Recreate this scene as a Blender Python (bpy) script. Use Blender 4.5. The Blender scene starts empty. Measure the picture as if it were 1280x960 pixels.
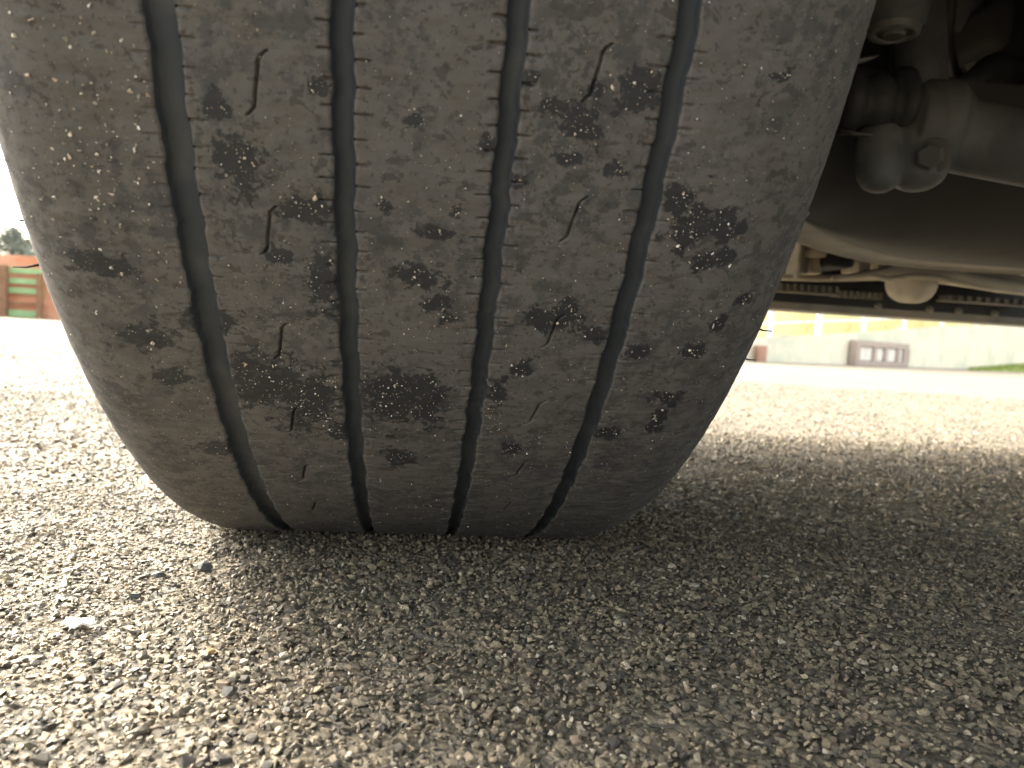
import bpy, bmesh, math
import numpy as np
from mathutils import Vector, Matrix
rad = math.radians
sc = bpy.context.scene
C = sc.collection

# ------------------------------------------------------------------ camera
CAM = np.array([.0024, -.4842, .1087]); YAW, PITCH, ROLL, FPX = .11704, .06791, .0592, 949.2
cy, sy = math.cos(YAW), math.sin(YAW); cp, sp = math.cos(PITCH), math.sin(PITCH); cr, sr = math.cos(ROLL), math.sin(ROLL)
r0 = np.array([cy, -sy, 0]); f0 = np.array([sy, cy, 0]); u0 = np.array([0, 0, 1.])
FW = f0*cp-u0*sp; u1 = u0*cp+f0*sp
RT = r0*cr+u1*sr; UP = u1*cr-r0*sr
cam = bpy.data.cameras.new('camera'); co = bpy.data.objects.new('camera', cam); C.objects.link(co)
co.matrix_world = Matrix(((RT[0], UP[0], -FW[0], CAM[0]), (RT[1], UP[1], -FW[1], CAM[1]), (RT[2], UP[2], -FW[2], CAM[2]), (0, 0, 0, 1)))
cam.sensor_width = 36; cam.lens = FPX*36/1280; cam.clip_start = .005; cam.clip_end = 3000
cam.dof.use_dof = True; cam.dof.focus_distance = .275; cam.dof.aperture_fstop = 18
sc.camera = co

# ------------------------------------------------------------------ sky, sun, exposure
SUN_AZ, SUN_EL = rad(-46), rad(33)          # azimuth from +Y towards +X
w = bpy.data.worlds.new('World'); sc.world = w; w.use_nodes = True
nt = w.node_tree; nt.nodes.clear()
sky = nt.nodes.new('ShaderNodeTexSky'); sky.sky_type = 'NISHITA'; sky.sun_disc = False
sky.sun_elevation = SUN_EL; sky.sun_rotation = SUN_AZ; sky.dust_density = 5.0; sky.air_density = 1.0
hs = nt.nodes.new('ShaderNodeHueSaturation'); hs.inputs['Saturation'].default_value = .42
mx = nt.nodes.new('ShaderNodeMix'); mx.data_type = 'RGBA'; mx.blend_type = 'MULTIPLY'; mx.inputs[0].default_value = 1
mx.inputs[7].default_value = (1.0, .97, .90, 1)
bg = nt.nodes.new('ShaderNodeBackground'); bg.inputs['Strength'].default_value = .15
out = nt.nodes.new('ShaderNodeOutputWorld')
nt.links.new(sky.outputs[0], hs.inputs['Color']); nt.links.new(hs.outputs[0], mx.inputs[6])
nt.links.new(mx.outputs[2], bg.inputs[0]); nt.links.new(bg.outputs[0], out.inputs[0])
sl = bpy.data.lights.new('sun', 'SUN'); sl.energy = 1.02; sl.angle = rad(26); sl.color = (1, .88, .68)
so = bpy.data.objects.new('sun', sl); C.objects.link(so)
sd = Vector((math.sin(SUN_AZ)*math.cos(SUN_EL), math.cos(SUN_AZ)*math.cos(SUN_EL), math.sin(SUN_EL)))
so.rotation_euler = sd.to_track_quat('Z', 'Y').to_euler(); so.location = sd*50
sc.view_settings.view_transform = 'Standard'; sc.view_settings.look = 'None'
sc.view_settings.exposure = 3.12; sc.view_settings.gamma = 1.0
sc.render.engine = 'CYCLES'
sc.cycles.use_denoising = True; sc.cycles.max_bounces = 8; sc.cycles.adaptive_threshold = .004; sc.cycles.diffuse_bounces = 6

rng = np.random.default_rng(7)

# ------------------------------------------------------------------ helpers
def at(px, py, Y):
    """world point where the photograph's line of sight (1280 x 960) meets the plane y = Y"""
    d = RT*(px-640)/FPX-UP*(py-480)/FPX+FW
    return CAM+d*((Y-CAM[1])/d[1])
def at_z(px, py, z):
    d = RT*(px-640)/FPX-UP*(py-480)/FPX+FW
    return CAM+d*((z-CAM[2])/d[2])

def prop(o, label=None, cat=None, group=None, kind=None):
    if label: o['label'] = label
    if cat: o['category'] = cat
    if group: o['group'] = group
    if kind: o['kind'] = kind
    return o
def empty(name, loc):
    o = bpy.data.objects.new(name, None); C.objects.link(o); o.location = loc; o.empty_display_size = .1; return o
def link(name, me, mat=None, parent=None, loc=None):
    o = bpy.data.objects.new(name, me); C.objects.link(o)
    if mat and not me.materials: me.materials.append(mat)
    if parent is not None:
        o.parent = parent
        bpl = ploc(parent)
        o.matrix_parent_inverse = Matrix.Translation(-Vector(bpl))
    if loc is not None: o.location = loc
    return o
def ploc(o):
    v = Vector(o.location)
    if o.parent is not None and o.parent.type == 'EMPTY' and o.type == 'EMPTY': v = Vector(o.location)
    return v
def np_mesh(name, V, F, smooth=True):
    V = np.ascontiguousarray(V, dtype=np.float32); F = np.ascontiguousarray(F, dtype=np.int32)
    me = bpy.data.meshes.new(name)
    me.vertices.add(len(V)); me.vertices.foreach_set('co', V.ravel())
    n, k = F.shape
    me.loops.add(n*k); me.loops.foreach_set('vertex_index', F.ravel())
    me.polygons.add(n); me.polygons.foreach_set('loop_start', np.arange(0, n*k, k, dtype=np.int32))
    me.polygons.foreach_set('use_smooth', np.full(n, smooth))
    me.update(calc_edges=True)
    return me
def grid_faces(nr, nc):
    a = np.arange(nr*nc).reshape(nr, nc)
    return np.stack([a[:-1, :-1], a[:-1, 1:], a[1:, 1:], a[1:, :-1]], -1).reshape(-1, 4)
def bm_mesh(name, bm, smooth=False, bevel=0):
    if bevel:
        bmesh.ops.bevel(bm, geom=[e for e in bm.edges], offset=bevel, segments=2, affect='EDGES', profile=.6)
    bmesh.ops.recalc_face_normals(bm, faces=bm.faces)
    me = bpy.data.meshes.new(name); bm.to_mesh(me); bm.free()
    if smooth: me.polygons.foreach_set('use_smooth', [True]*len(me.polygons))
    return me
def box(bm, lo, hi, M=None):
    lo, hi = Vector(lo), Vector(hi)
    vs = [bm.verts.new(Vector((x, y, z))) for x in (lo.x, hi.x) for y in (lo.y, hi.y) for z in (lo.z, hi.z)]
    if M is not None:
        for v in vs: v.co = M @ v.co
    for q in ((0, 1, 3, 2), (4, 6, 7, 5), (0, 4, 5, 1), (2, 3, 7, 6), (0, 2, 6, 4), (1, 5, 7, 3)):
        bm.faces.new([vs[i] for i in q])
    return bm
def boxmesh(name, lo, hi, bevel=0, M=None):
    bm = bmesh.new(); box(bm, lo, hi, M); return bm_mesh(name, bm, bevel=bevel)
def sweep(bm, pts, rads, seg=16, flat=1.0, up=Vector((0, 0, 1)), cap=True):
    pts = [Vector(p) for p in pts]; rings = []
    for i, p in enumerate(pts):
        t = (pts[min(i+1, len(pts)-1)]-pts[max(i-1, 0)]).normalized()
        a = t.cross(up).normalized(); b = a.cross(t).normalized(); r = rads[i] if hasattr(rads, '__len__') else rads
        rings.append([bm.verts.new(p+a*(math.cos(2*math.pi*k/seg)*r)+b*(math.sin(2*math.pi*k/seg)*r*flat)) for k in range(seg)])
    for A, B in zip(rings, rings[1:]):
        for k in range(seg): bm.faces.new((A[k], A[(k+1) % seg], B[(k+1) % seg], B[k]))
    if cap: bm.faces.new(rings[0][::-1]); bm.faces.new(rings[-1])
def lathe(bm, prof, origin, axis, seg=32):
    """prof: list of (distance along axis, radius)"""
    ax = Vector(axis).normalized(); o = Vector(origin)
    a = ax.orthogonal().normalized(); b = ax.cross(a); rings = []
    for d, r in prof:
        rings.append([bm.verts.new(o+ax*d+(a*math.cos(2*math.pi*k/seg)+b*math.sin(2*math.pi*k/seg))*max(r, 1e-5)) for k in range(seg)])
    for A, B in zip(rings, rings[1:]):
        for k in range(seg): bm.faces.new((A[k], A[(k+1) % seg], B[(k+1) % seg], B[k]))
    bm.faces.new(rings[0][::-1]); bm.faces.new(rings[-1])
def vnoise(x, y, seed):
    """smooth value noise, lattice 1"""
    g = np.random.default_rng(seed).random((256, 256)).astype(np.float32)*2-1
    xi = np.floor(x).astype(int); yi = np.floor(y).astype(int); fx = x-xi; fy = y-yi
    fx = fx*fx*(3-2*fx); fy = fy*fy*(3-2*fy)
    a = g[xi & 255, yi & 255]; b = g[(xi+1) & 255, yi & 255]; c = g[xi & 255, (yi+1) & 255]; d = g[(xi+1) & 255, (yi+1) & 255]
    return (a*(1-fx)+b*fx)*(1-fy)+(c*(1-fx)+d*fx)*fy

# ------------------------------------------------------------------ materials
class Mat:
    def __init__(s, name, rough=.8, spec=.3, metal=0):
        s.m = bpy.data.materials.new(name); s.m.use_nodes = True; s.t = s.m.node_tree
        s.b = s.t.nodes['Principled BSDF']; s.b.inputs['Roughness'].default_value = rough
        s.b.inputs['Specular IOR Level'].default_value = spec; s.b.inputs['Metallic'].default_value = metal
        s.tc = None
    def n(s, typ, **k):
        x = s.t.nodes.new(typ)
        for a, v in k.items(): setattr(x, a, v)
        return x
    def l(s, a, b): s.t.links.new(a, b)
    def coord(s, scale=(1, 1, 1)):
        if s.tc is None: s.tc = s.n('ShaderNodeTexCoord')
        mp = s.n('ShaderNodeMapping'); mp.inputs['Scale'].default_value = scale; s.l(s.tc.outputs['Object'], mp.inputs[0]); return mp.outputs[0]
    def noise(s, scale, detail=4, rough=.55, c=None, distort=0):
        x = s.n('ShaderNodeTexNoise'); x.inputs['Scale'].default_value = scale; x.inputs['Detail'].default_value = detail
        x.inputs['Roughness'].default_value = rough; x.inputs['Distortion'].default_value = distort
        s.l(c if c is not None else s.coord(), x.inputs['Vector']); return x.outputs['Fac']
    def ramp(s, fac, stops, mode='LINEAR'):
        x = s.n('ShaderNodeValToRGB'); r = x.color_ramp; r.interpolation = mode
        while len(r.elements) < len(stops): r.elements.new(.5)
        for e, (p, c) in zip(r.elements, stops):
            e.position = p; e.color = (*c, 1) if len(c) == 3 else c
        s.l(fac, x.inputs[0]); return x.outputs[0]
    def math(s, op, a, b=None, c=None, clamp=False):
        x = s.n('ShaderNodeMath', operation=op, use_clamp=clamp)
        for i, v in enumerate((a, b, c)):
            if v is None: continue
            if isinstance(v, (int, float)): x.inputs[i].default_value = v
            else: s.l(v, x.inputs[i])
        return x.outputs[0]
    def mix(s, f, a, b, blend='MIX'):
        x = s.n('ShaderNodeMix', data_type='RGBA', blend_type=blend)
        for i, v in ((0, f), (6, a), (7, b)):
            if isinstance(v, (int, float)): x.inputs[i].default_value = v
            elif isinstance(v, tuple): x.inputs[i].default_value = (*v, 1)
            else: s.l(v, x.inputs[i])
        return x.outputs[2]
    def smooth(s, v, a, b):
        x = s.n('ShaderNodeMapRange', interpolation_type='SMOOTHSTEP')
        x.inputs[1].default_value = a; x.inputs[2].default_value = b; s.l(v, x.inputs[0]); return x.outputs[0]
    def col(s, v):
        if isinstance(v, tuple): s.b.inputs['Base Color'].default_value = (*v, 1)
        else: s.l(v, s.b.inputs['Base Color'])
    def bump(s, h, dist, strength=1):
        x = s.n('ShaderNodeBump'); x.inputs['Distance'].default_value = dist; x.inputs['Strength'].default_value = strength
        s.l(h, x.inputs['Height']); s.l(x.outputs[0], s.b.inputs['Normal'])
    def rough(s, v): s.l(v, s.b.inputs['Roughness'])

def simple(name, c, var=.25, scale=30, rough=.8, spec=.3, metal=0, bump=.0005, dirt=None):
    m = Mat(name, rough, spec, metal)
    n1 = m.noise(scale, 5); n2 = m.noise(scale*6, 3)
    lo = tuple(x*(1-var) for x in c); hi = tuple(min(1, x*(1+var)) for x in c)
    base = m.ramp(n1, [(.3, lo), (.7, hi)])
    if dirt: base = m.mix(m.smooth(m.noise(scale*.35, 6, .65), .45, .65), base, dirt)
    m.col(base)
    if bump: m.bump(n2, bump, .6)
    return m.m

def tyre_mat(name, groove=False):
    m = Mat(name, .78, .28)
    dust = m.noise(55, 6, .62); fine = m.noise(420, 4, .6); streak = m.noise(300, 4, .6, m.coord((.28, 1, 1)))
    if groove:
        m.col(m.mix(m.smooth(dust, .45, .75), (.032, .039, .046), (.054, .058, .060)))
        m.bump(fine, .0002, .5); m.b.inputs['Roughness'].default_value = .6
        return m.m
    at_ = m.n('ShaderNodeAttribute', attribute_name='patch').outputs['Fac']
    rag = m.math('ADD', m.math('MULTIPLY', m.math('SUBTRACT', m.noise(330, 9, .78, distort=.4), .5), 2.6), at_)
    rag = m.math('ADD', rag, m.math('MULTIPLY', m.math('SUBTRACT', m.noise(110, 5, .65), .5), 1.3))
    dark = m.smooth(rag, .43, .50)
    dark2 = m.smooth(m.noise(190, 4, .6, m.coord((.8, 1, 1)), .5), .585, .63)      # small bare spots everywhere
    dash = m.smooth(streak, .66, .74)
    tone = m.ramp(dust, [(.25, (.096, .105, .114)), (.5, (.130, .139, .147)), (.75, (.172, .180, .184))])
    tone = m.mix(m.math('MULTIPLY', m.smooth(fine, .35, .7), .35), tone, (.20, .18, .155))
    tone = m.mix(m.math('MULTIPLY', m.smooth(streak, .3, .55), .25), (.085, .078, .070), tone)
    tone = m.mix(m.math('MULTIPLY', m.math('MAXIMUM', dark2, dash), .72), tone, (.045, .042, .040))
    zone = m.smooth(m.noise(26, 4, .6), .36, .56)
    mott = m.math('MULTIPLY', m.smooth(m.noise(150, 8, .76), .47, .56), zone)
    tone = m.mix(m.math('MULTIPLY', mott, .74), tone, (.046, .047, .049))
    spot = m.smooth(m.noise(520, 4, .65), .57, .63)
    tone = m.mix(m.math('MULTIPLY', spot, .72), tone, (.040, .039, .038))
    tone = m.mix(m.math('MULTIPLY', dark, .93), tone, (.021, .023, .026))
    m.col(tone)
    h = m.math('ADD', m.math('MULTIPLY', fine, .5), m.math('MULTIPLY', m.noise(1500, 2), .25))
    h = m.math('SUBTRACT', h, m.math('MULTIPLY', dark, .55))
    h = m.math('SUBTRACT', h, m.math('MULTIPLY', dash, .5))
    m.bump(h, .00028, .8)
    m.rough(m.math('SUBTRACT', .86, m.math('MULTIPLY', dark, .22)))
    return m.m

def stone_mat(name, single=False):
    m = Mat(name, .58, .38)
    if single: rnd = m.n('ShaderNodeObjectInfo').outputs['Random']
    else: rnd = m.n('ShaderNodeNewGeometry').outputs['Random Per Island']
    c = m.ramp(rnd, [(0, (.055, .051, .044)), (.15, (.115, .102, .079)), (.32, (.19, .162, .112)), (.48, (.27, .222, .148)), (.62, (.15, .130, .098)),
                     (.72, (.25, .207, .140)), (.83, (.37, .308, .212)), (.93, (.26, .195, .135)), (.96, (.52, .46, .36))], 'CONSTANT')
    tar = m.smooth(m.noise(260, 6, .7), .44, .62)          # bitumen and dust still clinging
    c = m.mix(m.math('MULTIPLY', tar, .60), c, (.118, .102, .075))
    c = m.mix(.55, c, m.ramp(m.noise(1400, 4, .7), [(.3, (.45, .45, .45)), (.7, (1.45, 1.45, 1.45))]), 'MULTIPLY')
    m.col(c); m.bump(m.noise(2200, 4, .65), .0005, .7)
    return m.m

M_tyre = tyre_mat('dusty tread rubber'); M_groove = tyre_mat('groove rubber', True)
M_side = simple('sidewall rubber', (.022, .022, .024), .2, 60, .65, .35)
M_stone = stone_mat('asphalt stone'); M_stone1 = stone_mat('single stone', True)

# ------------------------------------------------------------------ ground
def gz(y):
    t = np.clip((np.asarray(y, float)-2.6)/10, 0, 1); return -.18*t*t*(3-2*t)
road_m = Mat('worn asphalt', .85, .3)
vor = road_m.n('ShaderNodeTexVoronoi'); vor.inputs['Scale'].default_value = 210; road_m.l(road_m.coord(), vor.inputs['Vector'])
vcol = road_m.ramp(vor.outputs['Color'], [(0, (.075, .067, .053)), (.35, (.145, .127, .094)), (.6, (.21, .18, .13)), (.85, (.29, .248, .18))])
vcol = road_m.mix(road_m.smooth(vor.outputs['Distance'], .42, .80), vcol, (.085, .077, .062))
vcol = road_m.mix(.5, vcol, road_m.ramp(road_m.noise(3, 6, .6), [(.3, (.8, .8, .8)), (.7, (1.2, 1.2, 1.2))]), 'MULTIPLY')
road_m.col(vcol)
road_m.bump(road_m.math('SUBTRACT', road_m.math('MULTIPLY', road_m.noise(900, 3), .35), vor.outputs['Distance']), .0022, 1)
def axis(lo, near0, near1, hi, step):
    a = list(np.arange(near0, near1+1e-6, step)); s = step
    while a[-1] < hi: s *= 1.35; a.append(a[-1]+s)
    s = step; b = []; x = near0
    while x > lo: s *= 1.35; x -= s; b.append(x)
    return np.array(b[::-1]+a)
gx = axis(-600, -1.2, 2.2, 600, .02); gy = axis(-60, -.7, 3.0, 900, .02)
GX, GY = np.meshgrid(gx, gy)
near = (np.abs(GX) < 3) & (GY < 4)
GZ = gz(GY)-.0011+np.where(near, .0007*vnoise(GX*40, GY*40, 3), 0)
road = link('road', np_mesh('road', np.stack([GX, GY, GZ], -1).reshape(-1, 3), grid_faces(*GX.shape)), road_m.m)
prop(road, 'coarse worn asphalt with pale exposed stones under and around the tyre', 'road', kind='structure')

def hull(npts, seed, flat=.54):
    r = np.random.default_rng(seed); p = r.normal(size=(npts, 3)); p /= np.linalg.norm(p, axis=1)[:, None]
    p *= r.uniform(.78, 1.0, (npts, 1)); p *= np.array([1, r.uniform(.62, .95), flat*r.uniform(.8, 1.2)])
    bm = bmesh.new()
    for q in p: bm.verts.new(q)
    res = bmesh.ops.convex_hull(bm, input=bm.verts[:])
    bmesh.ops.delete(bm, geom=list({g for g in res['geom_interior']+res['geom_unused'] if isinstance(g, bmesh.types.BMVert)}), context='VERTS')
    bmesh.ops.triangulate(bm, faces=bm.faces[:]); bmesh.ops.recalc_face_normals(bm, faces=bm.faces[:])
    bm.verts.index_update()
    V = np.array([v.co[:] for v in bm.verts]); F = np.array([[v.index for v in f.verts] for f in bm.faces]); bm.free()
    return V, F
H_BIG = [hull(13, 100+i) for i in range(28)]; H_MID = [hull(9, 200+i) for i in range(20)]; H_LOW = [hull(7, 300+i) for i in range(16)]
def rotmats(n, tilt):
    a = rng.uniform(0, 2*np.pi, n); b = rng.normal(0, tilt, n); c = rng.normal(0, tilt, n)
    ca, sa, cb, sb, cc, s_ = np.cos(a), np.sin(a), np.cos(b), np.sin(b), np.cos(c), np.sin(c); o = np.ones(n); z = np.zeros(n)
    Rz = np.array([[ca, -sa, z], [sa, ca, z], [z, z, o]]).transpose(2, 0, 1)
    Rx = np.array([[o, z, z], [z, cb, -sb], [z, sb, cb]]).transpose(2, 0, 1); Ry = np.array([[cc, z, s_], [z, o, z], [-s_, z, cc]]).transpose(2, 0, 1)
    return Rx @ Ry @ Rz
def scatter(hulls, P, S, R):
    """one vertex/face array of all pieces"""
    which = rng.integers(0, len(hulls), len(P)); VV, FF, off = [], [], 0
    for i, (V, F) in enumerate(hulls):
        k = np.where(which == i)[0]
        if not len(k): continue
        v = np.einsum('nij,vj->nvi', R[k], V)*S[k][:, None, None]+P[k][:, None, :]
        f = F[None]+(np.arange(len(k))*len(V))[:, None, None]+off
        VV.append(v.reshape(-1, 3)); FF.append(f.reshape(-1, 3)); off += len(k)*len(V)
    return np.concatenate(VV), np.concatenate(FF)
def fan(d0, d1, pitch):
    """jittered points on the ground in front of the camera, between two distances"""
    n = int((d1*.86+.12)/pitch)+2
    i, j = np.meshgrid(np.arange(-n, n+1), np.arange(int(d0/pitch)-1, int(d1/pitch)+2))
    a = (i+rng.uniform(-.5, .5, i.shape)+.5*(j % 2))*pitch; b = (j+rng.uniform(-.5, .5, j.shape))*pitch
    a, b = a.ravel(), b.ravel(); k = (b > d0) & (b <= d1) & (np.abs(a) < .80*b+(.07 if d1 < .9 else .03)); a, b = a[k], b[k]
    x = CAM[0]+a*cy+b*sy; y = CAM[1]-a*sy+b*cy
    k = ~((np.abs(x) < .098) & (y > -.086) & (y < .09)); return x[k], y[k], b[k]
allV, allF, off = [], [], 0; singles = []
for d0, d1, pitch, hulls, med, sig, lo, hi in ((.11, .46, .0023, H_BIG, .00105, .38, .0005, .0030), (.46, .95, .0039, H_MID, .0017, .36, .0009, .0036), (.95, 2.3, .0074, H_LOW, .0034, .28, .0018, .0058)):
    x, y, b = fan(d0, d1, pitch); n = len(x)
    s = np.clip(med*np.exp(rng.normal(0, sig, n)), lo, hi)
    big = (rng.random(n) < .14) & (d0 < .9); s = np.where(big, rng.uniform(1.6, 3.0, n)*med, s)
    z = gz(y)-s*np.where(big, .48, .62)+.0001+np.abs(rng.normal(0,   .00036, n))*(s/.0015)**.5+.0006*(vnoise(x/.011, y/.011, 77)+.6*vnoise(x/.004, y/.004, 78))*(y < .6)
    under = (np.abs(x) < .115) & (np.abs(y) < .105); z = np.where(under, np.minimum(z, -s*.5-.0001), z)
    P = np.stack([x, y, z], -1); R = rotmats(n, .34)
    if d0 < .2:
        score = s/b; score[b < .17] *= .55                      # 300 that show largest become parts of their own
        top = np.argsort(-score)[:300]
        for k in top: singles.append((P[k], s[k], R[k]))
        keep = np.ones(n, bool); keep[top] = False; P, s, R = P[keep], s[keep], R[keep]
    V, F = scatter(hulls, P, s, R); allV.append(V); allF.append(F+off); off += len(V)
ch = link('chippings', np_mesh('chippings', np.concatenate(allV), np.concatenate(allF), False), M_stone, road); ch['kind'] = 'stuff'
st_me = [np_mesh('stone', V, F, False) for V, F in H_BIG]
for m_ in st_me: m_.materials.append(M_stone1)
for i, (p, s, R) in enumerate(singles):
    o = bpy.data.objects.new('stone', st_me[i % len(st_me)]); C.objects.link(o); o.parent = road
    o.matrix_local = Matrix.Translation(Vector(p)) @ Matrix(R.tolist()).to_4x4() @ Matrix.Scale(float(s), 4)

# ------------------------------------------------------------------ car: tyre
TR, DEFL = .33667, .01198; AX = TR-DEFL
car = empty('car', (0, 0, 0))
prop(car, 'car parked on coarse asphalt, its dusty worn tyre and underside seen from ground level', 'car')
rows = np.concatenate([np.arange(.245, 1.24, .00092), np.linspace(1.25, 2*np.pi+.235, 96)]); rows = np.append(rows, .245+2*np.pi)
GU = [-.06, -.02, .02, .06]; GH = [.0035, .0027, .0026, .0027]; GPH = [.3, 1.7, 4.0, 2.6]
BLOTS = [(-6.0, .777, 10.5, 12.9), (-12.5, .793, 5.5, 5.6), (4.5, .779, 5.5, 12.1), (-44.5, .791, 11.2, 12.1), (-34.0, .77, 11.3, 14.1), (-51.0, .812, 5.0, 6.1), (-23.5, .719, 5.0, 4.7), (39.5, .891, 8.6, 5.4), (43.5, .905, 4.1, 3.2), (33.0, .829, 3.0, 4.4), (26.0, .796, 3.5, 5.9), (37.0, 1.066, 4.6, 4.8), (40.5, 1.089, 2.0, 2.4), (51.5, 1.092, 5.2, 4.7), (30.5, 1.075, 2.8, 2.0), (24.0, 1.091, 2.0, 1.7), (68.0, 1.012, 4.0, 3.8), (72.0, .986, 5.4, 4.7), (80.5, .991, 3.2, 4.7), (79.0, .962, 3.2, 3.3), (86.5, .991, 2.3, 2.4), (73.5, 1.0, 2.8, 5.2), (82.0, .799, 6.5, 3.7), (83.0, .764, 3.0, 7.5), (67.5, .738, 5.5, 3.3), (90.5, .898, 2.0, 2.7), (96.0, .921, 3.5, 2.4), (85.5, 1.11, 2.8, 1.2), (83.5, .992, 1.8, 4.7), (-45.5, 1.012, 5.2, 7.1), (-30.0, .98, 6.0, 3.8), (-26.5, .913, 4.9, 8.1), (4.0, .969, 3.2, 1.9), (-10.0, .99, 2.0, 2.0), (-1.0, .927, 5.6, 3.2), (9.0, .99, 1.4, 2.4), (-25.5, 1.072, 2.4, 2.0), (22.5, 1.017, 3.2, 2.4), (40.0, 1.059, 4.0, 2.0), (15.5, 1.043, 1.6, 2.4), (9.0, .884, 3.2, 2.4), (5.0, .9, 4.0, 3.0), (35.0, .702, 3.6, 4.0), (-4.5, .675, 6.0, 5.7), (-37.5, .938, 4.0, 2.4), (-59.5, .868, 6.8, 4.8), (-73.0, .796, 5.6, 4.4), (-79.0, .845, 6.7, 5.4), (-86.0, .919, 8.0, 3.8), (-67.0, .677, 5.5, 4.3), (53.5, .876, 3.5, 2.4), (68.5, .86, 3.5, 3.0), (85.0, .863, 4.5, 3.0), (36.0, 1.037, 3.6, 1.8), (49.0, 1.034, 2.8, 2.4), (84.5, .967, 3.2, 2.8), (71.5, .971, 2.3, 3.3), (-45.0, 1.022, 3.5, 2.7), (-50.5, 1.054, 3.5, 3.2), (-2.5, 1.056, 2.4, 1.6)]
SIPES = [(-.040, 1.071-.1118*k, .0075) for k in range(8)]+[(.0402, 1.100-.1112*k, .0068) for k in range(8)]
def gshift(u, th):
    v = th*TR; tot = np.zeros_like(u)
    for k in range(4):
        s = .00036*np.sin(2*np.pi*v/.0213+GPH[k])+.00014*np.sin(2*np.pi*v/.0083+GPH[k]*3)+.00030*vnoise(v/.0022, v*0+k*9.5, 21)
        tot += s*np.exp(-((u-GU[k])/.006)**2)
    return tot
def surf(u, drop, th, rib=True, shoulder=None):
    """tread surface: arrays of lateral position, radial drop, angle -> points and dirt value"""
    v = th*TR; d = drop.copy(); fine = th < 1.245
    if rib:
        sh = np.clip((np.abs(u)-.064)/.012, 0, 1)
        d += .00016*vnoise(u/.005, v/.0045, 5)+.00007*vnoise(u/.0021, v/.0011, 6)+sh*(.00006*vnoise(u/.004, v/.0016, 8)+.00012*vnoise(u/.0024, v/.0021, 9))
        for k in range(4):                                   # little cuts along the groove edges
            for sg, st in (((-1, .45), (1, .6)), ((-1, 1), (1, 1)), ((-1, 1), (1, 1)), ((-1, .7), (1, .55)))[k]:
                e = (u-GU[k])*sg-GH[k]
                q = (v+.0013*k+.002*(sg > 0))/.00613; idx = np.floor(q).astype(int); fr = (q-idx-.5)*.00613
                h = np.random.default_rng(40+k*2+(sg > 0)).random(64)[idx & 63]; h2 = np.random.default_rng(60+k).random(64)[idx & 63]
                L = (.0019+.0022*h)*(h2 < .35+.65*st)
                d += np.where((e > -.0001) & (e < L) & (np.abs(fr-(h-.5)*.0009) < .00036) & fine, .0011*st, 0)
        for us, tc, hl in SIPES:
            dv = (th-tc)*TR; m = (np.abs(dv) < hl) & (np.abs(u-us) < .006)
            if not m.any(): continue
            core = hl*.66; a = np.sign(dv)*np.clip((np.abs(dv)-core)/(hl-core), 0, 1)
            path = us+.0009*np.sin(np.clip(dv/core, -1, 1)*1.3)*.8+np.sign(a)*np.abs(a)**1.6*.0021
            d += np.where(m, .0016*np.clip(1.5-np.abs(u-path)/.00034, 0, 1), 0)
    uu = u+gshift(u, th)
    r = TR-d; z = AX-r*np.cos(th); y = -r*np.sin(th)
    low = z < .0012
    z = np.where(low, .0006+.0006*np.exp(np.clip((z-.0012)/.0006, -30, 0)), z)
    patch = np.zeros_like(u)
    for bu, bt, ru, rv in BLOTS:
        if shoulder is False and not (abs(bu) < 90): continue
        q = ((u-bu/1000)*1000/ru)**2+((th-bt)*TR*1000/rv)**2
        patch = np.maximum(patch, np.exp(-q*.6)*.84)
    return np.stack([uu, y, z], -1), patch
def tread_piece(name, cols, drops, mat, rib, parent):
    U, T = np.meshgrid(np.array(cols), rows); D = np.broadcast_to(np.array(drops), U.shape).copy()
    P, patch = surf(U, D, T, rib)
    me = np_mesh(name, P.reshape(-1, 3), grid_faces(*U.shape))
    a = me.attributes.new('patch', 'FLOAT', 'POINT'); a.data.foreach_set('value', patch.ravel().astype(np.float32))
    return link(name, me, mat, parent)
# sidewalls and inner carcass
def shoulder_prof(u0, a, b, n):
    t = np.linspace(0, np.pi/2, n)[1:]; return u0+a*np.sin(t), b*(1-np.cos(t))
ringth = np.linspace(0, 2*np.pi, 181)
def ring_mesh(name, prof, mat, parent):
    U, T = np.meshgrid(np.array([p[0] for p in prof]), ringth); D = np.broadcast_to(np.array([p[1] for p in prof]), U.shape)
    r = TR-D; z = AX-r*np.cos(T); z = np.maximum(z, .0008+D*.25)
    return link(name, np_mesh(name, np.stack([U, -r*np.sin(T), z], -1).reshape(-1, 3), grid_faces(*U.shape)), mat, parent)
tyre = ring_mesh('tyre', [(-.110, .020), (-.113, .035), (-.1165, .055), (-.114, .075), (-.106, .095), (-.096, .110), (-.088, .118), (-.08, .112), (-.095, .02), (-.08, .009), (.08, .009), (.1, .026), (.08, .112), (.088, .118), (.096, .11), (.108, .095), (.116, .075), (.1185, .055), (.1165, .038), (.115, .026)], M_side, car)
E1, E2, E3 = .0006, .00018, 0
def rib_cols(a, b, ha, hb, fine=None):
    l, r_ = a+ha, b-hb
    mid = np.linspace(l+.0011, r_-.0011, 44) if fine is None else np.unique(np.round(np.concatenate([np.linspace(l+.0011, fine-.0046, 16), np.arange(fine-.0044, fine+.0045, .0003), np.linspace(fine+.0047, r_-.0011, 16)]), 6))
    ed = np.arange(.0014, .0045, .0004)
    c = np.concatenate([[l, l+.0003, l+.0008], mid, [r_-.0008, r_-.0003, r_]]); d = np.concatenate([[E1, E2, E3], np.zeros(len(mid)), [E3, E2, E1]])
    return c, d
su, sd_ = shoulder_prof(.085, .025, .020, 34)
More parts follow.
